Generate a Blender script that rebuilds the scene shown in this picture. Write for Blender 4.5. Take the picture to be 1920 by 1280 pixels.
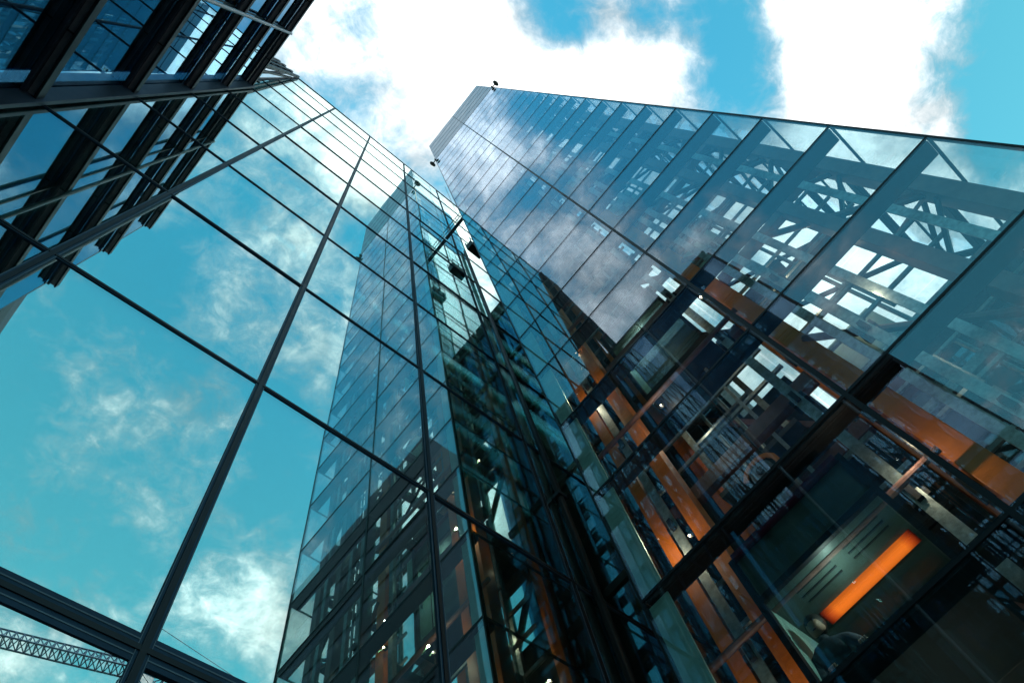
import bpy, math, random
from mathutils import Vector, Matrix
for o in list(bpy.data.objects): bpy.data.objects.remove(o)
S = bpy.context.scene; C = S.collection; rnd = random.Random(7)
U = 5.0; EYE = 1.6                      # scene is laid out in units of 5 m around the photographer's eye
# ------------------------------------------------------------------ camera
MC = ((0.7532, -0.6407, -0.1490), (0.5687, 0.7481, -0.3420), (0.3306, 0.1729, 0.9278))
cam = bpy.data.objects.new('camera', bpy.data.cameras.new('camera')); C.objects.link(cam); S.camera = cam
r, d, f = [Vector(v).normalized() for v in MC]
cam.matrix_world = Matrix(((r.x, -d.x, -f.x, 0), (r.y, -d.y, -f.y, 0), (r.z, -d.z, -f.z, EYE), (0, 0, 0, 1)))
cam.data.sensor_width = 36; cam.data.lens = 1346.65/1920*36; cam.data.clip_start = .05; cam.data.clip_end = 5000
# ------------------------------------------------------------------ sun, sky, exposure
SUN_AZ = math.radians(72); SUN_EL = math.radians(50)      # azimuth measured from +x towards +y
sd = Vector((math.cos(SUN_AZ)*math.cos(SUN_EL), math.sin(SUN_AZ)*math.cos(SUN_EL), math.sin(SUN_EL)))
sun = bpy.data.objects.new('sun', bpy.data.lights.new('sun', 'SUN')); C.objects.link(sun)
sun.data.energy = 3.0; sun.data.angle = math.radians(.5); sun.data.color = (1, .95, .86)
sun.rotation_euler = sd.to_track_quat('Z', 'Y').to_euler()
S.view_settings.view_transform = 'Standard'; S.view_settings.look = 'None'; S.view_settings.exposure = 1.0; S.view_settings.gamma = 1
W = bpy.data.worlds.new('World'); S.world = W; W.use_nodes = True
nt = W.node_tree; nt.nodes.clear()
class G:                                   # tiny node-graph helper
    def __init__(s, nt): s.nt = nt
    def n(s, t, **kw):
        x = s.nt.nodes.new(t)
        for k, v in kw.items():
            if k.startswith('i_'):
                x.inputs[int(k[2:]) if k[2:].isdigit() else k[2:].replace('_', ' ')].default_value = v
            else: setattr(x, k, v)
        return x
    def l(s, a, b): s.nt.links.new(a, b)
    def m(s, op, a, b=None, clamp=False):
        x = s.n('ShaderNodeMath', operation=op); x.use_clamp = clamp
        for i, v in enumerate((a, b)):
            if v is None: continue
            if isinstance(v, (int, float)): x.inputs[i].default_value = v
            else: s.l(v, x.inputs[i])
        return x.outputs[0]
g = G(nt)
sky = g.n('ShaderNodeTexSky', sky_type='NISHITA', sun_disc=False); sky.sun_elevation = SUN_EL; sky.sun_rotation = math.radians(90) - SUN_AZ
sky.ozone_density = 1.6; sky.dust_density = .3; sky.air_density = 1.0
SKY_K = .14
hs = g.n('ShaderNodeMix', data_type='RGBA', blend_type='MULTIPLY'); hs.inputs[0].default_value = 1; hs.inputs[7].default_value = (.29, 1.22, 1.02, 1)
g.l(sky.outputs[0], hs.inputs[6])
bgs = g.n('ShaderNodeBackground'); bgs.inputs[1].default_value = SKY_K
tc = g.n('ShaderNodeTexCoord'); sep = g.n('ShaderNodeSeparateXYZ'); g.l(tc.outputs['Generated'], sep.inputs[0])
zz = g.m('MAXIMUM', sep.outputs[2], .06)
pale = g.n('ShaderNodeMapRange'); g.l(sep.outputs[2], pale.inputs[0]); pale.inputs[1].default_value = .95; pale.inputs[2].default_value = .35; pale.inputs[4].default_value = .75
pm = g.n('ShaderNodeMix', data_type='RGBA'); g.l(pale.outputs[0], pm.inputs[0]); g.l(hs.outputs[2], pm.inputs[6]); pm.inputs[7].default_value = (1.1, 3.3, 3.1, 1); g.l(pm.outputs[2], bgs.inputs[0])
u = g.m('DIVIDE', sep.outputs[0], zz); v = g.m('DIVIDE', sep.outputs[1], zz)
cmb = g.n('ShaderNodeCombineXYZ'); g.l(u, cmb.inputs[0]); g.l(v, cmb.inputs[1])
n1 = g.n('ShaderNodeTexNoise', i_Scale=3.1, i_Detail=9.0, i_Roughness=.6, i_Distortion=.35); g.l(cmb.outputs[0], n1.inputs['Vector'])
n2 = g.n('ShaderNodeTexNoise', i_Scale=8.0, i_Detail=8.0, i_Roughness=.62, i_Distortion=.3); g.l(cmb.outputs[0], n2.inputs['Vector'])
n3 = g.n('ShaderNodeTexNoise', i_Scale=24.0, i_Detail=8.0, i_Roughness=.65, i_Distortion=.6); g.l(cmb.outputs[0], n3.inputs['Vector'])
fld = g.m('ADD', g.m('ADD', g.m('MULTIPLY', n1.outputs[0], .70), g.m('MULTIPLY', n2.outputs[0], .46)), g.m('MULTIPLY', g.m('SUBTRACT', n3.outputs[0], .80), .36))
# broad cloud banks (+) and clear gaps (-) in the sky: (u, v, radius, amount)
BL = [(.385, -.40, .05, .12), (.50, -.34, .06, .10), (.66, -.46, .05, .08), (-.475, -.15, .08, .12), (-.66, -.21, .09, .12), (.235, -.235, .06, .18), (.16, -.13, .05, .08), (.29, -.26, .04, .08), (.03, -.03, .15, .24), (.085, .02, .06, .16), (.20, -.12, .14, .14), (.42, -.47, .15, .24), (.56, -.42, .15, .15), (.32, -.40, .05, .08), (.30, -.22, .06, .10), (.62, -.25, .16, .26), (1.2, .1, .5, .2), (.9, -.1, .25, .2),
      (.11, -.19, .05, -.24), (.20, -.27, .045, -.12), (.345, -.32, .065, -.26), (.27, -.34, .05, -.14), (.44, -.31, .03, -.12), (.70, -.58, .10, -.28), (.63, -.62, .07, -.14), (.70, -.53, .07, -.2),
      (-.17, -.01, .06, .16), (-.235, -.06, .05, .10), (-.28, -.08, .035, .06), (-.20, -.11, .035, -.16), (-.25, -.135, .045, -.2), (-.33, -.16, .09, -.16), (-.55, -.28, .16, -.16), (-.85, -.38, .22, -.12),
      (-.44, .04, .11, .20), (-.35, -.03, .05, .03), (-.53, -.12, .10, .10), (-.72, -.22, .1, .04), (-.145, -.095, .04, -.12), (-.24, .0, .03, -.1), (-.22, .03, .03, -.1),
      (.0, -.12, .07, .06), (.03, -.2, .05, -.1), (-.13, -.28, .10, .06), (-.12, -.40, .08, -.1), (-.26, -.36, .06, .03), (.0, -.43, .09, .03), (.0, -.75, .28, -.05), (.33, -.8, .12, .16), (.11, -.38, .06, .08), (-.08, -.60, .09, .08), (.02, -.60, .05, .08), (.05, -1.1, .16, .1), (.22, -.6, .12, -.06), (.45, -.55, .1, .0)]
for bu, bv, br, amt in BL:
    du = g.m('MULTIPLY', g.m('SUBTRACT', u, bu), 1/br); dv = g.m('MULTIPLY', g.m('SUBTRACT', v, bv), 1/br)
    e = g.m('EXPONENT', g.m('MULTIPLY', g.m('ADD', g.m('MULTIPLY', du, du), g.m('MULTIPLY', dv, dv)), -1.0))
    fld = g.m('ADD', fld, g.m('MULTIPLY', e, amt))
mr = g.n('ShaderNodeMapRange', interpolation_type='SMOOTHSTEP'); g.l(fld, mr.inputs[0])
mr.inputs[1].default_value = .38; mr.inputs[2].default_value = .76
shade = g.n('ShaderNodeMapRange'); g.l(fld, shade.inputs[0]); shade.inputs[1].default_value = .5; shade.inputs[2].default_value = .85
shade.inputs[3].default_value = .46; shade.inputs[4].default_value = 1.35
bgc = g.n('ShaderNodeBackground'); bgc.inputs[0].default_value = (.93, .985, 1, 1); hz = g.n('ShaderNodeMapRange'); g.l(sep.outputs[2], hz.inputs[0]); hz.inputs[1].default_value = .0; hz.inputs[2].default_value = .6; hz.inputs[3].default_value = .16
n4 = g.n('ShaderNodeTexNoise', i_Scale=6.0, i_Detail=6.0, i_Roughness=.6, i_Distortion=.4); g.l(tc.outputs['Generated'], n4.inputs['Vector'])
tex = g.n('ShaderNodeMapRange'); g.l(n4.outputs[0], tex.inputs[0]); tex.inputs[1].default_value = .35; tex.inputs[2].default_value = .65; tex.inputs[3].default_value = .5; tex.inputs[4].default_value = 1.2
g.l(g.m('MULTIPLY', g.m('MULTIPLY', shade.outputs[0], tex.outputs[0]), hz.outputs[0]), bgc.inputs[1])        # cloud bases grow grey and dim towards the horizon
mx = g.n('ShaderNodeMixShader'); g.l(g.m('MULTIPLY', mr.outputs[0], .98), mx.inputs[0]); g.l(bgs.outputs[0], mx.inputs[1]); g.l(bgc.outputs[0], mx.inputs[2])
wo = g.n('ShaderNodeOutputWorld'); g.l(mx.outputs[0], wo.inputs[0])
cy = S.cycles
cy.max_bounces = 14; cy.glossy_bounces = 10; cy.transparent_max_bounces = 40; cy.transmission_bounces = 6; cy.diffuse_bounces = 3
cy.caustics_reflective = False; cy.caustics_refractive = False
# ------------------------------------------------------------------ helpers
def P(x, y, z): return Vector((x*U, y*U, z*U + EYE))
class MB:
    def __init__(s): s.v = []; s.f = []
    def box(s, x0, x1, y0, y1, z0, z1):
        if x0 > x1: x0, x1 = x1, x0
        if y0 > y1: y0, y1 = y1, y0
        b = len(s.v)
        s.v += [P(x, y, z) for z in (z0, z1) for x, y in ((x0, y0), (x1, y0), (x1, y1), (x0, y1))]
        s.f += [tuple(b+i for i in q) for q in ((3, 2, 1, 0), (4, 5, 6, 7), (0, 1, 5, 4), (1, 2, 6, 5), (2, 3, 7, 6), (3, 0, 4, 7))]
        return s
    def tube(s, a, b, rad, n=10, r2=None, wide=None):       # a, b in layout units, rad in metres
        A, B_ = P(*a), P(*b); D = (B_-A).normalized(); X = D.orthogonal().normalized(); Y = D.cross(X)
        k = len(s.v); r2 = rad if r2 is None else r2
        for Q, rr in ((A, rad), (B_, r2)):
            for i in range(n):
                t = 2*math.pi*i/n; s.v.append(Q + X*math.cos(t)*rr + Y*math.sin(t)*rr)
        for i in range(n): s.f.append((k+i, k+(i+1) % n, k+n+(i+1) % n, k+n+i))
        s.f.append(tuple(k+i for i in reversed(range(n)))); s.f.append(tuple(k+n+i for i in range(n)))
        return s
    def bar(s, a, b, w, h, up=(0, 0, 1)):                   # rectangular bar, w x h metres
        A, B_ = P(*a), P(*b); D = (B_-A).normalized(); X = D.cross(Vector(up))
        X = D.orthogonal() if X.length < 1e-4 else X; X.normalize(); Y = X.cross(D).normalized()
        k = len(s.v)
        for Q in (A, B_):
            for sx, sy in ((-1, -1), (1, -1), (1, 1), (-1, 1)): s.v.append(Q + X*sx*w/2 + Y*sy*h/2)
        s.f += [tuple(k+i for i in q) for q in ((3, 2, 1, 0), (4, 5, 6, 7), (0, 1, 5, 4), (1, 2, 6, 5), (2, 3, 7, 6), (3, 0, 4, 7))]
        return s
    def ball(s, c, rx, ry, rz, n=14, m=9):                  # ellipsoid, radii in metres
        O = P(*c); k = len(s.v)
        for j in range(1, m):
            for i in range(n):
                a, b = 2*math.pi*i/n, math.pi*j/m
                s.v.append(O + Vector((rx*math.sin(b)*math.cos(a), ry*math.sin(b)*math.sin(a), rz*math.cos(b))))
        t = len(s.v); s.v += [O+Vector((0, 0, rz)), O-Vector((0, 0, rz))]
        for j in range(m-2):
            for i in range(n): s.f.append((k+j*n+i, k+(j+1)*n+i, k+(j+1)*n+(i+1) % n, k+j*n+(i+1) % n))
        for i in range(n):
            s.f.append((t, k+i, k+(i+1) % n)); s.f.append((t+1, k+(m-2)*n+(i+1) % n, k+(m-2)*n+i))
        return s
def worg(o):
    p = Vector((0, 0, 0))
    while o: p = p + o.location; o = o.parent
    return p
def mk(name, mb, mat, parent=None, bevel=0, smooth=False):
    org = worg(parent) if parent else Vector((0, 0, 0))
    me = bpy.data.meshes.new(name)
    if parent is None:
        xs = [v for v in mb.v]; org = Vector((sum(v.x for v in xs)/len(xs), sum(v.y for v in xs)/len(xs), min(v.z for v in xs)))
    me.from_pydata([tuple(v-org) for v in mb.v], [], mb.f); me.update(); me.materials.append(mat)
    if smooth:
        for p in me.polygons: p.use_smooth = True
    o = bpy.data.objects.new(name, me); C.objects.link(o)
    if parent: o.parent = parent
    else: o.location = org
    if bevel:
        b = o.modifiers.new('bevel', 'BEVEL'); b.width = bevel; b.segments = 2; b.limit_method = 'ANGLE'
    return o
def tag(o, label=None, cat=None, group=None, kind=None):
    for k, val in (('label', label), ('category', cat), ('group', group), ('kind', kind)):
        if val: o[k] = val
    return o
def thing(name, label, cat, at, group=None):
    o = bpy.data.objects.new(name, None); C.objects.link(o); o.location = P(*at); o.empty_display_size = .3
    return tag(o, label, cat, group)
def many(name, lst, mat, parent, cap=100, bevel=0, key=None):       # one mesh per repeat; past the cap the farthest become one
    key = key or (lambda m: sum((v-Vector((0, 0, EYE))).length for v in m.v)/len(m.v))
    lst = sorted(lst, key=key)
    for m in lst[:cap]: mk(name, m, mat, parent, bevel)
    if len(lst) > cap:
        a = MB()
        for m in lst[cap:]:
            k = len(a.v); a.v += m.v; a.f += [tuple(i+k for i in q) for q in m.f]
        tag(mk(name, a, mat, parent, bevel), kind='stuff')
def copy_tree(o, parent=None):
    c = o.copy(); C.objects.link(c); c.parent = parent
    for ch in list(o.children): copy_tree(ch, c)
    return c
# ------------------------------------------------------------------ materials
def mat_surface(name, col, rough=.5, metal=0., var=.15, scale=3., col2=None, bump=.0, rvar=.12, spec=.5):
    m = bpy.data.materials.new(name); m.use_nodes = True; q = G(m.node_tree); b = m.node_tree.nodes['Principled BSDF']
    ge = q.n('ShaderNodeNewGeometry')
    n = q.n('ShaderNodeTexNoise', i_Scale=scale, i_Detail=7., i_Roughness=.65); q.l(ge.outputs['Position'], n.inputs['Vector'])
    rp = q.n('ShaderNodeMix', data_type='RGBA')
    c2 = col2 or tuple(c*(1-2*var) for c in col)
    rp.inputs[6].default_value = (*c2, 1); rp.inputs[7].default_value = (*[min(1, c*(1+var)) for c in col], 1)
    mr = q.n('ShaderNodeMapRange'); q.l(n.outputs[0], mr.inputs[0]); mr.inputs[1].default_value = .3; mr.inputs[2].default_value = .68
    q.l(mr.outputs[0], rp.inputs[0]); q.l(rp.outputs[2], b.inputs['Base Color'])
    q.l(q.m('ADD', q.m('MULTIPLY', mr.outputs[0], rvar), rough-rvar/2), b.inputs['Roughness']); b.inputs['Metallic'].default_value = metal; b.inputs['Specular IOR Level'].default_value = spec
    if bump:
        n3 = q.n('ShaderNodeTexNoise', i_Scale=40., i_Detail=4.); q.l(ge.outputs['Position'], n3.inputs['Vector'])
        bp = q.n('ShaderNodeBump', i_Strength=bump, i_Distance=.01); q.l(n3.outputs[0], bp.inputs['Height']); q.l(bp.outputs[0], b.inputs['Normal'])
    return m
def mat_glass(name, base, k, tint, trans, wave=.0010, wscale=.55, dirt=.02):
    m = bpy.data.materials.new(name); m.use_nodes = True; q = G(m.node_tree); m.node_tree.nodes.clear()
    ge = q.n('ShaderNodeNewGeometry')
    n = q.n('ShaderNodeTexNoise', i_Scale=wscale, i_Detail=1.5, i_Roughness=.45); q.l(ge.outputs['Position'], n.inputs['Vector'])
    bp = q.n('ShaderNodeBump', i_Strength=1., i_Distance=wave); q.l(n.outputs[0], bp.inputs['Height'])
    fr = q.n('ShaderNodeFresnel'); q.l(q.m('SUBTRACT', 1.5, q.m('MULTIPLY', ge.outputs['Backfacing'], 1.5-1/1.5)), fr.inputs['IOR']); q.l(bp.outputs[0], fr.inputs['Normal'])
    fac = q.m('ADD', q.m('MULTIPLY', fr.outputs[0], k), base, True)
    gl = q.n('ShaderNodeBsdfGlossy', i_Roughness=0.0); gl.inputs[0].default_value = (*tint, 1); q.l(bp.outputs[0], gl.inputs['Normal'])
    tr = q.n('ShaderNodeBsdfTransparent'); tr.inputs[0].default_value = (*trans, 1)
    mx = q.n('ShaderNodeMixShader'); q.l(fac, mx.inputs[0]); q.l(tr.outputs[0], mx.inputs[1]); q.l(gl.outputs[0], mx.inputs[2])
    # a thin uneven film of dust and old rain streaks
    mp = q.n('ShaderNodeMapping'); mp.inputs['Scale'].default_value = (2.5, 2.5, .35); q.l(ge.outputs['Position'], mp.inputs[0])
    nd = q.n('ShaderNodeTexNoise', i_Scale=1.6, i_Detail=8., i_Roughness=.7); q.l(mp.outputs[0], nd.inputs['Vector'])
    df = q.n('ShaderNodeBsdfDiffuse'); df.inputs[0].default_value = (.5, .55, .55, 1)
    dm = q.n('ShaderNodeMapRange'); q.l(nd.outputs[0], dm.inputs[0]); dm.inputs[1].default_value = .4; dm.inputs[2].default_value = .75; dm.inputs[4].default_value = dirt
    m2 = q.n('ShaderNodeMixShader'); q.l(dm.outputs[0], m2.inputs[0]); q.l(mx.outputs[0], m2.inputs[1]); q.l(df.outputs[0], m2.inputs[2])
    q.l(m2.outputs[0], q.n('ShaderNodeOutputMaterial').inputs[0])
    return m
def mat_emit(name, col, k):
    m = bpy.data.materials.new(name); m.use_nodes = True; q = G(m.node_tree); m.node_tree.nodes.clear()
    e = q.n('ShaderNodeEmission'); e.inputs[0].default_value = (*col, 1); e.inputs[1].default_value = k
    q.l(e.outputs[0], q.n('ShaderNodeOutputMaterial').inputs[0]); return m
M = dict(
    glassR=mat_glass('tower_glass', .05, 1.0, (.77, .87, 1.0), (.91, .98, .975)),
    glassL=mat_glass('screen_glass', .68, .3, (.82, 1.0, .95), (.80, .97, .95)),
    glassM=mat_glass('blue_glass', .22, .8, (.50, .78, 1.0), (.3, .5, .6)),
    frost=mat_surface('frosted_panel', (.58, .86, .80), .5, 0, .10, 4.),
    dark=mat_surface('black_aluminium', (.010, .012, .018), .5, .0, .2, spec=.25),
    navy=mat_surface('dark_blue_steel', (.020, .027, .050), .5, 0, .25, spec=.3),
    grey=mat_surface('grey_soffit', (.30, .30, .36), .5, 0, .15, spec=.3),
    silver=mat_surface('silver_trim', (.03, .065, .12), .6, 0, .15, spec=.15),
    bright=mat_surface('bright_trim', (.16, .2, .26), .5, 0, .1, spec=.2),
    clad=mat_surface('aluminium_cladding', (.20, .23, .31), .34, .55, .08, 1.2),
    orange=mat_surface('orange_steel', (.85, .22, .03), .42, 0, .10, 5., bump=.1),
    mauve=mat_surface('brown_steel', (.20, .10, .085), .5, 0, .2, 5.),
    steel=mat_surface('galvanised_steel', (.30, .36, .36), .38, .6, .25, 12.),
    slab=mat_surface('concrete_slab', (.10, .105, .10), .8, 0, .2, 4., bump=.2),
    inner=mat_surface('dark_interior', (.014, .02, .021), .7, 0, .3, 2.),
    ceil=mat_surface('lift_ceiling', (.07, .095, .085), .45, 0, .15, 3.),
    black=mat_surface('black_rubber', (.01, .01, .01), .6),
    pave=mat_surface('stone_paving', (.26, .25, .23), .8, 0, .2, 3., bump=.2),
    skin=mat_surface('skin', (.42, .24, .17), .55, 0, .05), hair=mat_surface('dark_hair', (.012, .01, .01), .6),
    cloth=mat_surface('navy_jacket', (.03, .045, .07), .85), trouser=mat_surface('charcoal_trousers', (.03, .03, .035), .85),
    lamp=mat_emit('warm_lamp', (1, .72, .45), 40.), cool=mat_emit('cool_screen', (.35, 1, .85), 1.6), glow=mat_emit('orange_tube', (1, .17, .015), .5),
    crane=mat_surface('crane_paint', (.03, .06, .12), .5), red=mat_surface('magenta_trim', (.12, .01, .05), .4))
def pane(ax, c, th, a0, a1, z0, z1, tilt=.0022):            # a glass pane on the plane ax = c, with a tiny out-of-true tilt
    m = MB(); g_ = .0025
    a0 += g_; a1 -= g_; z0 += g_; z1 -= g_
    if ax == 'x': m.box(c, c+th, a0, a1, z0, z1)
    else: m.box(a0, a1, c, c+th, z0, z1)
    ta, tz = rnd.uniform(-tilt, tilt), rnd.uniform(-tilt, tilt); ca, cz = (a0+a1)/2*U, (z0+z1)/2*U+EYE
    for v in m.v:
        o = ta*((v.y if ax == 'x' else v.x)-ca) + tz*(v.z-cz)
        if ax == 'x': v.x += o
        else: v.y += o
    return m
GZ = -EYE/U
# the strip lamp: a tube behind a diffuser, brightest along its middle and dying away to its ends
q = G(M['glow'].node_tree); tcg = q.n('ShaderNodeTexCoord'); sp = q.n('ShaderNodeSeparateXYZ'); q.l(tcg.outputs['Generated'], sp.inputs[0])
e1 = q.m('MULTIPLY', q.m('MULTIPLY', sp.outputs[1], q.m('SUBTRACT', 1, sp.outputs[1])), 9., True); e2 = q.m('ADD', q.m('MULTIPLY', q.m('MULTIPLY', sp.outputs[0], q.m('SUBTRACT', 1, sp.outputs[0])), 1.6), .6)
em = [n for n in M['glow'].node_tree.nodes if n.type == 'EMISSION'][0]; q.l(q.m('MULTIPLY', q.m('MULTIPLY', e1, e2), .95), em.inputs[1])
mxg = q.n('ShaderNodeMix', data_type='RGBA'); q.l(e1, mxg.inputs[0]); mxg.inputs[6].default_value = (1, .05, .01, 1); mxg.inputs[7].default_value = (1, .15, .014, 1); q.l(mxg.outputs[2], em.inputs[0])
# ------------------------------------------------------------------ ground
m = MB(); m.box(-60, 60, -60, 60, GZ-.1, GZ); tag(mk('ground', m, M['pave']), kind='structure')
# ================================================================== LIFT TOWER
A = 1.0; Y0, Y1, YM, XB = -.683, .491, -.0965, 1.625; ZT, ZC = 11.65, 9.64
t = thing('glass_tower', 'tall slim glass tower on the right with grey metal crown and orange steel inside', 'tower', (1.3, -.1, GZ))
rows = [GZ, .3515-.4017+.0] + [.3515+.4017*k for k in range(24)]; rows = [z for z in rows if z < ZC-.1] + [ZC]
front, other, tr, trs = [], [], [], []
for i in range(len(rows)-1):
    z0, z1 = rows[i], rows[i+1]
    for a, b in ((Y0, YM), (YM, Y1)): front.append(pane('x', A, .0025, a, b, z0, z1))
    front.append(pane('y', Y1-.0025, .0025, A+.006, XB, z0, z1)); front.append(pane('y', Y0, .0025, A+.006, XB, z0, z1))
    for a, b in ((Y0, YM), (YM, Y1)): other.append(pane('x', XB, .0025, a, b, z0, z1))
    if z0 > GZ:
        tr.append(MB().box(A-.0008, A+.0035, Y0, Y1, z0-.0035, z0+.0035))
        tr.append(MB().box(A+.0035, A+.05, Y0+.012, Y1-.012, z0-.010, z0+.010))
        trs.append(MB().box(A+.006, XB, Y1-.006, Y1+.0008, z0-.003, z0+.003)); trs.append(MB().box(A+.006, XB, Y0-.0008, Y0+.006, z0-.003, z0+.003))
many('glass_pane', front + other, M['glassR'], t)
many('transom', tr + trs, M['dark'], t)
for y0, y1, x1 in ((YM-.005, YM+.005, A+.045), (Y0-.001, Y0+.004, A+.012), (Y1-.004, Y1+.001, A+.012)):
    mk('mullion', MB().box(A-.0012, x1, y0, y1, GZ, ZC), M['dark'], t)
for y in (Y0, Y1): mk('corner_post', MB().box(XB-.006, XB+.004, y-.004, y+.004, GZ, ZC), M['dark'], t)
# crown of flat aluminium panels with open joints
cl = []
for k in range(5):
    z0 = ZC+.02+(ZT-ZC-.02)*k/5; z1 = ZC+.02+(ZT-ZC-.02)*(k+1)/5-.035
    for a, b in ((Y0, YM), (YM, Y1)):
        cl.append(MB().box(A-.002, A+.012, a+.003, b-.003, z0, z1)); cl.append(MB().box(XB-.012, XB+.002, a+.003, b-.003, z0, z1))
    for a, b in ((A+.012, 1.312), (1.312, XB-.012)):
        for y, s_ in ((Y0, 1), (Y1, -1)): cl.append(MB().box(a+.003, b-.003, y-.002*s_, y+.01*s_, z0, z1))
many('cladding_panel', cl, M['clad'], t)
mk('crown_core', MB().box(A+.016, XB-.016, Y0+.014, Y1-.014, ZC+.004, ZT-.02), M['dark'], t)
mk('roof', MB().box(A, XB, Y0, Y1, ZT-.012, ZT), M['clad'], t)
# steel frame
cols = [(1.10, -.622, .045), (1.10, -.455, .04), (1.12, -.145, .05), (1.10, .3235, .040), (1.10, .412, .034)]
colb = [(1.50, -.622, .045), (1.50, -.145, .05), (1.50, .33, .048)]
for i, (x, y, w) in enumerate(cols + colb):
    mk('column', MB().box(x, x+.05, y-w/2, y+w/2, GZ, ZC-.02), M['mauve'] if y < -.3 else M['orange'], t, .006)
# light flange edges on the orange columns, steel guide rails and channels
for y in (.372, -.035, -.205, -.248, -.335, -.53):
    mb = MB(); mb.box(1.085, 1.089, y-.012, y+.012, GZ, ZC-.05); mb.box(1.089, 1.110, y-.002, y+.002, GZ, ZC-.05)
    mk('guide_rail', mb, M['steel'], t)
for x, y in ((1.3, -.25), (1.42, .12), (1.45, .20), (1.42, -.40)):
    mk('riser_pipe', MB().tube((x, y, GZ), (x, y, ZC-.05), .035, 10), M['steel'], t)
bx_, by_, plates, braces, portals, panels, ties, brk, zigs, stg = [], [], [], [], [], [], [], [], [], []
k = 0
for i, z in enumerate(rows[1:-1]):
    bx_.append(MB().box(1.15, 1.60, -.668, -.650, z+.10, z+.14))
    zigs.append(MB().bar((1.12, -.600, z+.02), (1.12, -.475, z+.20), .06, .05)); zigs.append(MB().bar((1.12, -.475, z+.20), (1.12, -.600, z+.38), .06, .05))
    zigs.append(MB().bar((1.15, -.659, z+.14), (1.58, -.659, z+.39), .06, .05)); zigs.append(MB().bar((1.52, -.60, z+.02), (1.52, -.18, z+.38), .07, .06))              # side frame beams running back from the glass
    bx_.append(MB().box(1.15, 1.50, -.155, -.125, z+.02, z+.07))
    if z < 4.4:
        for dz in (.0, .13, .26):
            if not (.5 < z+dz < 1.15 or 1.9 < z+dz < 2.5): stg.append(MB().box(1.24, 1.248, -.085, .47, z+dz, z+dz+.014))
            stg.append(MB().box(1.26, 1.268, -.60, -.17, z+dz+.05, z+dz+.062))
        for yy in (-.52, -.30, .06, .36): 
            if not (yy == .06 and (.5 < z+.3 and z < 1.15 or 1.6 < z < 2.5)): stg.append(MB().box(1.232, 1.24, yy, yy+.010, z+.01, z+.39))
    if i % 2 == 0:
        by_.append(MB().box(1.50, 1.53, -.60, -.17, z+.02, z+.07)); by_.append(MB().box(1.50, 1.53, -.12, .31, z+.02, z+.07))
        by_.append(MB().box(1.155, 1.18, -.10, .43, z-.11, z-.06))
        plates.append(MB().box(1.46, 1.60, -.40, -.17, z+.08, z+.092)); plates.append(MB().box(1.36, 1.60, .0, .30, z+.075, z+.095))
        braces.append(MB().tube((1.12, -.60, z+.06), (1.12, -.16, z+.78), .05, 8))
        portals.append(MB().box(1.335, 1.35, -.41, -.39, z+.1, z+.58).box(1.335, 1.35, -.2, -.18, z+.1, z+.58).box(1.335, 1.35, -.39, -.2, z+.55, z+.58).box(1.335, 1.345, -.39, -.2, z+.3, z+.312))
        portals.append(MB().box(1.365, 1.38, .02, .04, z+.1, z+.58).box(1.365, 1.38, .26, .28, z+.1, z+.58).box(1.365, 1.38, .04, .26, z+.55, z+.58).box(1.365, 1.375, .04, .26, z+.33, z+.342))
        ties.append(MB().tube((1.075, -.12, z+.23), (1.075, .47, z+.23), .04, 10))
    else:
        by_.append(MB().box(1.105, 1.135, -.60, -.48, z+.10, z+.14)); by_.append(MB().box(1.105, 1.13, -.43, -.17, z+.05, z+.09))
        braces.append(MB().bar((1.52, -.12, z-.38), (1.52, .30, z+.36), .10, .10))
        braces.append(MB().bar((1.16, -.622, z-.33), (1.49, -.622, z+.10), .05, .05))
    panels.append(MB().box(1.014, 1.019, .432, .4865, z+.012, z+.388))
    if i % 3 == 1: panels.append(MB().box(1.44, 1.447, -.38, -.2, z+.02, z+.30))
    for y in (.372, -.035, -.248): brk.append(MB().box(1.089, 1.12, y-.02, y+.02, z+.19, z+.215).box(1.075, 1.1, y-.006, y+.006, z+.185, z+.22))
many('side_beam', bx_, M['navy'], t, bevel=.005); many('cross_beam', by_, M['mauve'], t, bevel=.005)
many('stringer', stg, M['steel'], t, 80); many('lattice_bar', zigs, M['navy'], t); many('landing', plates, M['slab'], t); many('brace', braces, M['mauve'], t); many('door_frame', portals, M['steel'], t)
many('frosted_panel', panels, M['frost'], t); many('tie_tube', ties, M['mauve'], t); many('rail_bracket', brk, M['dark'], t)
sw = []
zq = GZ
while zq < ZC-.3:
    z1 = min(zq+.796, ZC-.03)
    if not (2.2 < zq+.4 < 3.4): sw.append(MB().box(1.565, 1.59, -.085, .478, zq, z1))
    else: sw.append(MB().box(1.565, 1.59, .25, .478, zq, z1))
    zq += .8034
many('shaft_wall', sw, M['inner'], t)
# small lamps fixed to the frame
for x, y, z in ((1.06, .21, 1.71), (1.09, .345, 2.45), (1.1, -.0928, 2.03), (1.3, .40, 1.1), (1.3, .42, 1.55), (1.2, .47, 2.0), (1.3, .1, 2.9), (1.09, .2, 3.4), (1.35, .41, .85), (1.2, .42, 2.7)):
    q_ = .007+.009*rnd.random(); mk('lamp', MB().ball((x, y, z), q_, q_, q_, 8, 6), M['lamp'], t, smooth=True)
    mk('lamp_base', MB().box(x+.004, x+.014, y-.007, y+.007, z-.007, z+.007), M['dark'], t)
def glow(parent, x, y, z, w, col, rad=.012):       # added point fill that brightens columns and lift cars, not a fitting
    l = bpy.data.lights.new('fill_light', 'POINT'); l.energy = w; l.color = col; l.shadow_soft_size = rad
    o = bpy.data.objects.new('fill_light', l); C.objects.link(o); o.parent = parent; o.location = P(x, y, z)-worg(parent)
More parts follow.
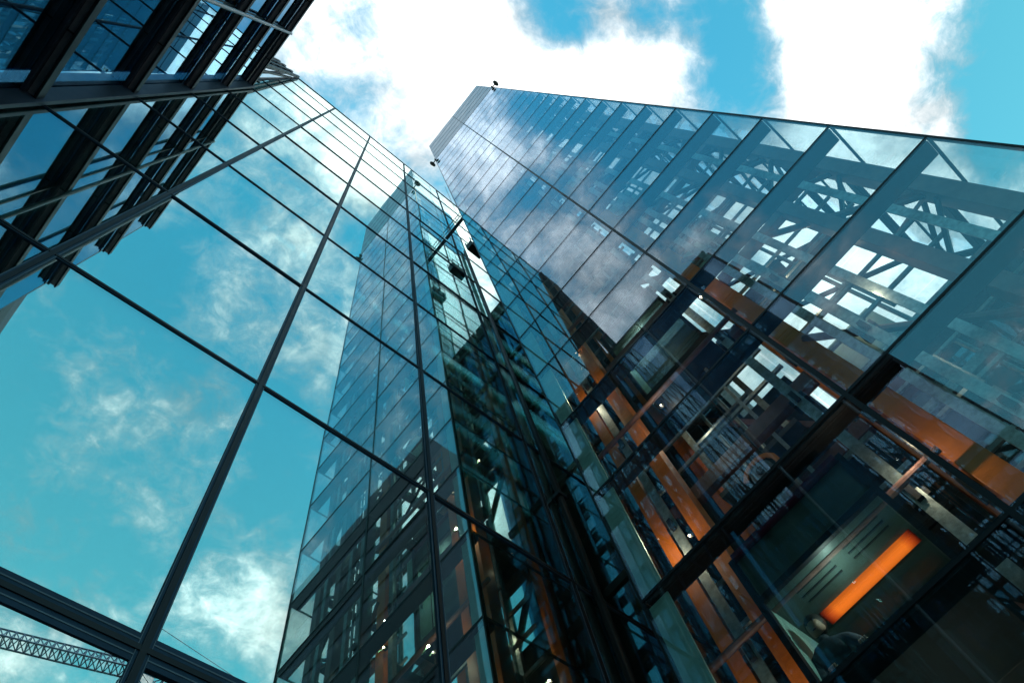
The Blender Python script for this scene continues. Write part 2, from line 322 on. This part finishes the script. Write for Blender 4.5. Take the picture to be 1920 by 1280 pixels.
for x, y, z, w in ((1.035, .22, 1.71, 3), (1.03, .40, 1.30, 3), (1.03, .40, .80, 3), (1.035, .0, 2.03, 2.5), (1.035, .40, 2.1, 3), (1.04, -.33, 1.45, 3), (1.04, -.06, 1.0, 3), (1.04, -.30, .7, 3), (1.3, .22, 1.95, 4), (1.3, -.3, 1.95, 4)):
    glow(t, x, y, z, w, (1, .74, .5))  # added fills inside the tower to raise the orange steel
# ------------------------------------------------------------------ lift cars
def lift_car(label, x0, x1, y0, y1, z0, h, lit):
    c = thing('lift_car', label, 'lift car', ((x0+x1)/2, (y0+y1)/2, z0), 'lift cars in the glass tower')
    zc = z0+h
    mk('floor', MB().box(x0, x1, y0, y1, z0-.03, z0), M['dark'], c, .01)
    mb = MB().box(x0+.01, x1, y0+.004, y1-.004, zc, zc+.012); mk('ceiling', mb, M['ceil'], c)
    for yy in (y0+.03, y0+.12):
        pass
    sl = MB()
    for q in range(3):
        for a, b in ((y0+.04, y0+.125), (y0+.155, y0+.24)):
            xx = x0+.045+q*.018; sl.box(xx, xx+.004, a, b, zc-.0015, zc)
    mk('vent_slots', sl, M['black'], c)
    mk('light_strip', MB().box(x0+.122, x0+.158, y0+.022, y1-.055, zc-.006, zc-.0005), M['glow'] if lit else M['ceil'], c)
    mk('back_wall', MB().box(x1-.01, x1, y0, y1, z0, zc), M['inner'], c)
    mk('wall_panel', MB().box(x0+.02, x1-.01, y1-.008, y1, z0, zc), M['frost'], c); mk('wall_panel', MB().box(x0+.02, x1-.01, y0, y0+.008, z0, zc), M['frost'], c)
    for yy in (y0, y1-.012):
        mk('post', MB().box(x0, x0+.018, yy, yy+.012, z0, zc+.12), M['dark'], c)
    mk('front_beam', MB().box(x0, x0+.01, y0+.012, y1-.012, zc-.006, zc+.008), M['dark'], c)
    mk('front_glass', pane('x', x0+.004, .002, y0+.012, y1-.012, z0, zc-.006), M['glassC'], c)
    mk('header_panel', MB().box(x0+.012, x0+.018, y0+.012, y1-.012, zc+.012, zc+.12), M['ceil'], c)
    mk('header_trim', MB().box(x0-.002, x0+.012, y0+.012, y1-.012, zc+.116, zc+.128), M['red'], c)
    mb = MB(); r_ = .024
    mb.tube((x0+.012, y0+.03, z0+.205), (x0+.012, y1-.02, z0+.205), r_, 12); mb.tube((x0+.012, y0+.03, z0+.205), (x0+.03, y0+.012, z0+.205), r_, 12)
    mk('handrail', mb, M['steel'], c, smooth=True)
    glow(c, x0+.06, (y0+y1)/2, zc-.05, 3.6, (.85, 1, .9)); return c  # neutral fill added in each car, even the unlit one
M['glassC'] = mat_glass('lift_glass', .02, .7, (.9, 1, 1), (.86, .95, .93), wave=.0004)
car = lift_car('lift car with a glowing orange ceiling strip behind the lowest glass', 1.035, 1.315, -.004, .298, .585, .394, True)
car2 = lift_car('unlit lift car stopped higher up the glass tower', 1.175, 1.33, -.015, .26, 2.0, .42, False)
# pulley
c = thing('cable_pulley', 'white cable pulley wheel with orange guard above the lift car', 'pulley', (1.15, .141, 1.34))
mk('wheel', MB().tube((1.145, .141, 1.343), (1.160, .141, 1.343), .15, 20), M['bright'], c, .008)
mk('hub', MB().tube((1.138, .141, 1.343), (1.145, .141, 1.343), .05, 14), M['dark'], c)
gm = MB()
for q in range(10):
    a = math.pi*(.1+q*.16); a2 = a+math.pi*.16
    gm.bar((1.150, .141+.046*math.cos(a), 1.343+.046*math.sin(a)), (1.150, .141+.046*math.cos(a2), 1.343+.046*math.sin(a2)), .06, .025, (1, 0, 0))
mk('guard', gm, M['orange'], c)
mk('cable', MB().tube((1.152, .112, 1.343), (1.152, .112, 9.4), .009, 6).tube((1.152, .170, 1.12), (1.152, .170, 1.343), .009, 6), M['dark'], c)
# ------------------------------------------------------------------ floodlights on the tower corners
def flood(label, x, y, z, sy):
    c = thing('floodlight', label, 'floodlight', (x, y, z), 'floodlights under the tower crown')
    mk('arm', MB().bar((x, y, z), (x, y+.045*sy, z), .06, .06), M['black'], c)
    mk('head', MB().ball((x+.002, y+.062*sy, z), .22, .13, .14), M['black'], c, smooth=True)
    mk('bracket', MB().box(x-.02, x+.03, y-.012*sy, y+.004*sy, z-.03, z+.03), M['black'], c)
    mk('driver_box', MB().ball((x-.012, y-.03*sy, z-.30), .06, .13, .08), M['black'], c, smooth=True)
    return c
flood('black floodlight on the far right corner below the grey tower crown', A, Y0, ZC+.02, -1)
flood('black floodlight on the left corner below the grey tower crown', A, Y1, ZC-.02, 1)
# ================================================================== GLASS SCREEN BUILDING
YB = .7125; LT = 8.72; XL = -.80
lb = thing('glass_building', 'broad mirror-glass building on the left with tall panes reflecting the clouds', 'building', (.4, 1.2, GZ))
mul = [XL, -.319, .1625, .644, 1.1255, 1.607, 2.088, 2.57]
lrow = [GZ, -.062] + [.7403+.8017*k for k in range(10)]; lrow = [z for z in lrow if z < LT-.1] + [LT]
ps = []
for i in range(len(lrow)-1):
    for a, b in zip(mul[:-1], mul[1:]): ps.append(pane('y', YB, .003, a, b, lrow[i], lrow[i+1], .0026))
many('glass_pane', ps, M['glassL'], lb)
ms, ss, bs = [], [], []
for x in mul:
    bs.append(MB().box(x-.0105, x+.0105, YB-.0028, YB+.004, GZ, LT)); ms.append(MB().box(x-.0045, x+.0045, YB-.0052, YB+.005, GZ, LT))
    ss.append(MB().box(x-.0095, x-.0085, YB-.0036, YB, GZ, LT).box(x+.0085, x+.0095, YB-.0036, YB, GZ, LT))
for j, z in enumerate(lrow[1:-1]):
    w = .022 if j < 2 else .008
    for a, b in zip(mul[:-1], mul[1:]):
        bs.append(MB().box(a+.0105, b-.0105, YB-.0028, YB+.004, z-w, z+w))
        if j < 2: ss.append(MB().box(a+.0095, b-.0095, YB-.0036, YB, z-.0135, z-.0115).box(a+.0095, b-.0095, YB-.0036, YB, z+.0115, z+.0135))
    ms.append(MB().box(XL, mul[-1], YB-.0048, YB+.005, z-.0042, z+.0042))
many('frame', bs, M['silver'], lb); many('gasket', ms, M['dark'], lb); many('trim', ss, M['bright'], lb)
mk('end_wall', MB().box(XL-.002, XL+.01, YB+.006, 2.0, GZ, LT-.02), M['navy'], lb)
mk('coping', MB().box(XL, mul[-1], YB-.006, YB+.03, LT-.01, LT+.006), M['dark'], lb)
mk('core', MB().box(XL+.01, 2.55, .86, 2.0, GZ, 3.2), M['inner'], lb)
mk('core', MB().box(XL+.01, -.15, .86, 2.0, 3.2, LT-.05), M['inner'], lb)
cg = []
for x in (-.05, .17, .40, .62, .86, 1.3): cg.append(MB().box(x, x+.05, .90, .95, 3.2, LT-.05)); cg.append(MB().box(x, x+.05, 1.5, 1.55, 3.2, LT-.05))
many('column', cg, M['navy'], lb)
cb = []
zq = 3.3
while zq < LT-.2:
    cb.append(MB().box(-.15, 2.5, .905, .945, zq, zq+.07)); cb.append(MB().box(-.15, 2.5, 1.505, 1.545, zq+.2, zq+.27))
    cb.append(MB().bar((.0, .96, zq), (.42, .96, zq+.4), .14, .1)); cb.append(MB().box(.40, .46, .95, 1.5, zq+.1, zq+.15)); zq += .401
many('beam', cb, M['navy'], lb)
# end bay above the neighbour's roof
for x_ in (-.815, -.90, -.99, -1.06):
    mk('raking_strut', MB().bar((x_, .555, 5.57), (x_, .700, LT), .13, .13), M['dark'], lb); mk('upright', MB().bar((x_, .72, 5.57), (x_, .72, LT), .12, .12), M['dark'], lb)
    mk('raking_strut', MB().bar((x_, .615, 5.57), (x_, .712, LT-.5), .09, .09), M['dark'], lb)
for k in range(6):
    z_ = 5.9+.5*k; y_ = .555+.145*(z_-5.57)/(LT-5.57)
    mk('rail', MB().bar((-1.07, y_, z_), (-.80, y_, z_), .08, .08), M['dark'], lb)
mk('coping', MB().box(-1.07, XL-.002, YB-.004, YB+.02, LT-.02, LT+.004), M['grey'], lb)
# ================================================================== LOW BUILDING WITH FINS (left)
XM, XF, MY0, MT = -.768, -.72, -.545, 5.54
mbd = thing('finned_building', 'dark blue glass building in the upper left corner with deep black horizontal fins', 'building', (-1.4, .1, GZ))
fz = [.69, 1.49, 2.30, 3.105, 3.93, 4.74, 5.54]
py = [MY0, -.23, .2455, .700]
ps, fo, fi, so, gs, po = [], [], [], [], [], []
zr = [GZ] + fz
for i in range(len(zr)-1):
    for a, b in zip(py[:-1], [-.23, .2455, YB]): ps.append(pane('x', XM-.003, .003, a, b, zr[i], zr[i+1], .0014))
for z in fz:
    fo.append(MB().box(XF-.009, XF, MY0, YB-.022, z-.02, z+.03)); fi.append(MB().box(XM+.006, XM+.018, MY0, YB-.022, z-.03, z+.03))
    so.append(MB().box(XM+.018, XF-.009, MY0, YB-.022, z-.006, z+.006))
    for y in (-.39, -.23, .0, .2455, .48): gs.append(MB().box(XM+.0182, XF-.0092, y-.002, y+.002, z-.012, z-.006))
many('glass_pane', ps, M['glassM'], mbd); many('outer_flange', fo, M['dark'], mbd, bevel=.008); many('inner_flange', fi, M['navy'], mbd, bevel=.008)
many('soffit', so, M['grey'], mbd); many('soffit_joint', gs, M['dark'], mbd)
for y in (-.23, .2455):
    mk('post', MB().tube((XF+.006, y, GZ), (XF+.006, y, MT), .045, 12), M['grey'], mbd, smooth=True)
    mk('glazing_bar', MB().box(XM, XM+.006, y-.004, y+.004, GZ, MT), M['dark'], mbd)
mk('corner_post', MB().box(XM+.002, XF+.012, YB-.022, YB-.008, GZ, MT+.045), M['navy'], mbd, .008)
for z in [GZ+.27+.2015*k for k in range(28)]: 
    if z < MT: pass
gb = [MB().box(XM, XM+.003, MY0, YB, z-.0025, z+.0025) for z in [-.11+.8*k for k in range(8)] if z < MT]
many('glazing_bar', gb, M['dark'], mbd)
mk('body', MB().box(XM-1.4, XM-.06, MY0, YB-.03, GZ, MT-.1), M['inner'], mbd); mk('roof', MB().box(XM-1.4, XM, MY0, YB-.01, MT-.03, MT+.03), M['dark'], mbd)
mk('end_wall', MB().box(XM-1.4, XM-.003, MY0-.02, MY0, GZ, MT+.03), M['navy'], mbd)
# ================================================================== LINK BLOCK behind the tower
lk = thing('link_building', 'dark glazed block seen in the gap behind the slim glass tower', 'building', (2.3, .45, GZ))
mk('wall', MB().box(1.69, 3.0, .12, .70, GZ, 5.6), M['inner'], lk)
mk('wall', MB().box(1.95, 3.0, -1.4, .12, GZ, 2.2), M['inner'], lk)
ps, gs = [], []
for k in range(8):
    z0 = GZ+.8*k; z1 = z0+.8
    if z1 > 5.7: break
    for a, b in ((.12, .43), (.43, .70)): ps.append(pane('x', 1.665, .003, a, b, z0, z1))
    gs.append(MB().box(1.655, 1.68, .12, .70, z1-.02, z1+.02))
many('glass_pane', ps, M['glassM'], lk); many('floor_band', gs, M['dark'], lk)
# ================================================================== FAR NEIGHBOUR, unseen, added to darken the mirrored tower's lower floors
nb = thing('unseen_tower', 'tall dark unseen tower added to darken the mirrored lower floors of the glass tower', 'tower', (-3.3, -8, GZ))
mk('body', MB().box(-3.7, -2.9, -12, -4.0, GZ, 14), M['navy'], nb)
wn = [MB().box(-2.905, -2.88, -11.9, -4.1, GZ+.5+.8*k, GZ+1.0+.8*k) for k in range(17)]
many('window_band', wn, M['dark'], nb)
# ------------------------------------------------------------------ cleaning cradle and gangway in the gap
c = thing('gangway', 'thin white and black gangway across the gap beside the tower corner', 'gangway', (1.02, .6, 5.57))
for x_ in (1.008, 1.026): mk('beam', MB().box(x_, x_+.006, Y1+.002, YB-.006, 5.585, 5.61), M['dark'], c)
mk('deck', MB().box(1.014, 1.026, Y1+.002, YB-.006, 5.588, 5.594), M['bright'], c)
for x_ in (1.009, 1.029): mk('handrail', MB().bar((x_, Y1+.004, 5.80), (x_, YB-.006, 5.80), .03, .03).bar((x_, .55, 5.61), (x_, .55, 5.80), .025, .025).bar((x_, .65, 5.61), (x_, .65, 5.80), .025, .025), M['grey'], c)
c = thing('cleaning_cradle', 'dark window cleaning cradle hanging in the gap below the grey crown', 'cradle', (1.2, .60, 5.3))
bm_ = MB().box(1.14, 1.26, .575, .635, 5.30, 5.31)
for a, b, c_, d_ in ((1.14, 1.26, .575, .579), (1.14, 1.26, .631, .635), (1.14, 1.144, .579, .631), (1.256, 1.26, .579, .631)): bm_.box(a, b, c_, d_, 5.31, 5.43)
mk('basket', bm_, M['dark'], c)
rl = MB()
for a, b in ((1.142, .577), (1.258, .577), (1.142, .633), (1.258, .633), (1.2, .577), (1.2, .633)): rl.bar((a, b, 5.43), (a, b, 5.53), .03, .03)
for b in (.577, .633): rl.bar((1.142, b, 5.53), (1.258, b, 5.53), .03, .03)
mk('guard_rail', rl, M['grey'], c)
for a in (1.155, 1.235): mk('hoist', MB().box(a, a+.02, .595, .615, 5.31, 5.40).tube((a+.01, .605, 5.40), (a+.01, .605, 5.46), .05, 10), M['grey'], c, .006)
for a in (1.165, 1.245): mk('cable', MB().tube((a, .605, 5.45), (a, .605, 8.6), .010, 6), M['dark'], c)
c = thing('downpipe', 'thick black downpipe running down the gap beside the tower', 'pipe', (1.21, .7, GZ))
mk('pipe', MB().tube((1.20, .695, GZ), (1.20, .695, 5.6), .06, 12), M['dark'], c, smooth=True)
mk('clamp', MB().box(1.18, 1.22, .68, YB-.002, 2.0, 2.02), M['dark'], c)
# ------------------------------------------------------------------ tower crane behind the camera (mirrored in the glass)
def lattice(mb, a, b, w, n, rad):
    a, b = Vector(a), Vector(b); D = (b-a); X = Vector((0, 0, 1)); Y = D.cross(X).normalized()
    corners = [(0, w), (-w*.5, 0), (w*.5, 0)]
    pts = [[a + D*(i/n) + X*cz + Y*cy_ for cy_, cz in corners] for i in range(n+1)]
    for q in range(3): mb.tube(tuple(pts[0][q]), tuple(pts[n][q]), rad, 6)
    for i in range(n):
        for q in range(3):
            mb.tube(tuple(pts[i][q]), tuple(pts[i+1][(q+1) % 3]), rad*.6, 5); mb.tube(tuple(pts[i][q]), tuple(pts[i][(q+1) % 3]), rad*.6, 5)
def crane_at(p1, p2):        # jib from p1 (far end) to p2 (mast)
    c = thing('tower_crane', 'dark lattice tower crane jib mirrored in the lowest left pane', 'crane', (p2[0], p2[1], GZ))
    jb = MB(); lattice(jb, p1, p2, .22, 22, .07); mk('jib', jb, M['crane'], c)
    D = (Vector(p2)-Vector(p1)).normalized(); q = Vector(p2)+D*2.2
    cj = MB(); lattice(cj, p2, tuple(q), .22, 5, .07); mk('counter_jib', cj, M['crane'], c)
    mk('counterweight', MB().box(q.x-.35, q.x+.1, q.y-.2, q.y+.2, p2[2]-.35, p2[2]+.1), M['slab'], c)
    ms_ = MB(); lattice_v(ms_, p2[0], p2[1], GZ, p2[2], .25, 24); mk('mast', ms_, M['crane'], c)
    mk('cab', MB().box(p2[0]-.18, p2[0]+.12, p2[1]-.2, p2[1]+.2, p2[2]-.3, p2[2]-.02), M['crane'], c, .03)
    mk('apex', MB().tube((p2[0]-.15, p2[1], p2[2]), (p2[0], p2[1], p2[2]+1.0), .08, 6).tube((p2[0]+.15, p2[1], p2[2]), (p2[0], p2[1], p2[2]+1.0), .08, 6)
       .tube((p2[0], p2[1], p2[2]+1.0), tuple(Vector(p1)*.35+Vector(p2)*.65), .03, 5).tube((p2[0], p2[1], p2[2]+1.0), tuple(q), .03, 5), M['crane'], c)
def lattice_v(mb, x, y, z0, z1, w, n):
    cs = [(x-w, y-w), (x+w, y-w), (x+w, y+w), (x-w, y+w)]
    for a, b in cs: mb.tube((a, b, z0), (a, b, z1), .07, 5)
    for i in range(n):
        za, zb = z0+(z1-z0)*i/n, z0+(z1-z0)*(i+1)/n
        for q in range(4):
            a, b = cs[q], cs[(q+1) % 4]; mb.tube((*a, za), (*b, zb), .04, 4); mb.tube((*a, zb), (*b, zb), .04, 4)
# jib endpoints from the mirrored view rays, at 9 units beyond the mirror plane's image of the eye
k1, k2 = 11.0, 9.5
def mir(rx, ry, rz, dist): return (rx*dist, 2*YB-ry*dist, rz*dist)
def vray(px, py): a, b = (px-960)/1346.65, (py-640)/1346.65; return [MC[0][i]*a + MC[1][i]*b + MC[2][i] for i in range(3)]
p2 = mir(*vray(262, 1268), 10.5); q_ = vray(-70, 1190); kk = p2[2]/q_[2]; crane_at(mir(*q_, kk), p2)
# ------------------------------------------------------------------ person in the lift car
def skin_chain(name, pts, mat, parent, sub=2):           # pts: list of (parent index, (x,y,z) metres, rx, ry)
    me = bpy.data.meshes.new(name); org = worg(parent)
    me.from_pydata([tuple(Vector(p[1])-org) for p in pts], [(p[0], i) for i, p in enumerate(pts) if p[0] is not None], [])
    o = bpy.data.objects.new(name, me); C.objects.link(o); o.parent = parent; me.materials.append(mat)
    md = o.modifiers.new('skin', 'SKIN'); md.use_smooth_shade = True
    if not me.skin_vertices: 
        bpy.context.view_layer.objects.active = o
    for i, p in enumerate(pts):
        sv = me.skin_vertices[0].data[i]; sv.radius = (p[2], p[3]); sv.use_root = (i == 0)
    o.modifiers.new('sub', 'SUBSURF').levels = sub; o.modifiers['sub'].render_levels = sub
    return o
FX, FY, FZ = 1.135*U, .262*U, .585*U+EYE           # feet
pr = bpy.data.objects.new('person', None); C.objects.link(pr); pr.location = (FX, FY, FZ)
tag(pr, 'dark-haired person in a navy jacket leaning on the lift handrail', 'person')
Zf = lambda z: FZ+z
hx, hy = -.42, -.36     # where the hands meet the rail, from the feet
body = [(None, (FX, FY, Zf(.95)), .15, .12), (0, (FX-.04, FY-.01, Zf(1.12)), .14, .11), (1, (FX-.10, FY-.02, Zf(1.32)), .17, .12), (2, (FX-.13, FY-.03, Zf(1.43)), .13, .10),
        (3, (FX-.15, FY-.04, Zf(1.50)), .055, .055), (4, (FX-.17, FY-.05, Zf(1.57)), .06, .06),
        (3, (FX-.12, FY-.22, Zf(1.41)), .065, .065), (6, (FX-.22, FY-.33, Zf(1.16)), .05, .05), (7, (FX-.40, FY-.36, Zf(1.045)), .036, .036),
        (3, (FX-.13, FY+.16, Zf(1.41)), .065, .065), (9, (FX-.25, FY+.12, Zf(1.15)), .05, .05), (10, (FX-.40, FY-.04, Zf(1.05)), .036, .036),
        (0, (FX, FY-.10, Zf(.88)), .095, .095), (12, (FX-.03, FY-.11, Zf(.48)), .062, .062), (13, (FX, FY-.11, Zf(.09)), .042, .042), (14, (FX-.16, FY-.12, Zf(.04)), .04, .035),
        (0, (FX, FY+.10, Zf(.88)), .095, .095), (16, (FX-.03, FY+.11, Zf(.48)), .062, .062), (17, (FX+.02, FY+.11, Zf(.09)), .042, .042), (18, (FX-.14, FY+.12, Zf(.04)), .04, .035)]
skin_chain('body', body, M['cloth'], pr)
hd = Vector((FX-.19, FY-.06, Zf(1.64)))
head = [(None, (hd.x+.01, hd.y, hd.z-.01), .075, .085), (0, (hd.x-.005, hd.y, hd.z+.06), .072, .08), (0, (hd.x-.03, hd.y, hd.z-.09), .05, .05), (0, (hd.x-.085, hd.y, hd.z-.02), .018, .02), (0, (hd.x+.02, hd.y-.075, hd.z-.01), .012, .022), (0, (hd.x+.02, hd.y+.075, hd.z-.01), .012, .022)]
skin_chain('head', head, M['skin'], pr)
def dot(name, dx, dy, dz, a, b, c_, mat): mk(name, MB().ball(((hd.x+dx)/U, (hd.y+dy)/U, (hd.z+dz-EYE)/U), a, b, c_, 10, 7), mat, pr, smooth=True)
for sy in (-1, 1):
    dot('eye', -.074, .032*sy, .012, .009, .014, .008, M['bright']); dot('pupil', -.082, .032*sy, .012, .004, .006, .006, M['hair']); dot('eyebrow', -.078, .032*sy, .034, .008, .022, .005, M['hair'])
dot('mouth', -.074, 0, -.062, .008, .024, .006, M['red'])
def BW(c): return ((c[0])/U, c[1]/U, (c[2]-EYE)/U)
mk('hair', MB().ball(BW((hd.x+.025, hd.y, hd.z+.035)), .104, .094, .112), M['hair'], pr, smooth=True)
for s_, hy_ in ((-1, FY-.37), (1, FY-.05)):
    bx0 = Vector((FX-.43, hy_, Zf(1.035)))
    hpts = [(None, tuple(bx0), .033, .016), (0, tuple(bx0+Vector((-.045, 0, .005))), .036, .015)]
    for q in range(4):
        ln = (.028, .034, .032, .025)[q]; yo = (q-1.5)*.019
        i0 = len(hpts); hpts += [(1, tuple(bx0+Vector((-.075, yo, .002))), .0085, .0085), (i0, tuple(bx0+Vector((-.075-ln*.8, yo, -.018))), .008, .008), (i0+1, tuple(bx0+Vector((-.072-ln*.6, yo, -.018-ln))), .007, .007)]
    i0 = len(hpts); hpts += [(0, tuple(bx0+Vector((-.03, -.035*s_, -.01))), .011, .011), (i0, tuple(bx0+Vector((-.06, -.04*s_, -.035))), .009, .009)]
    skin_chain('hand', hpts, M['skin'], pr)
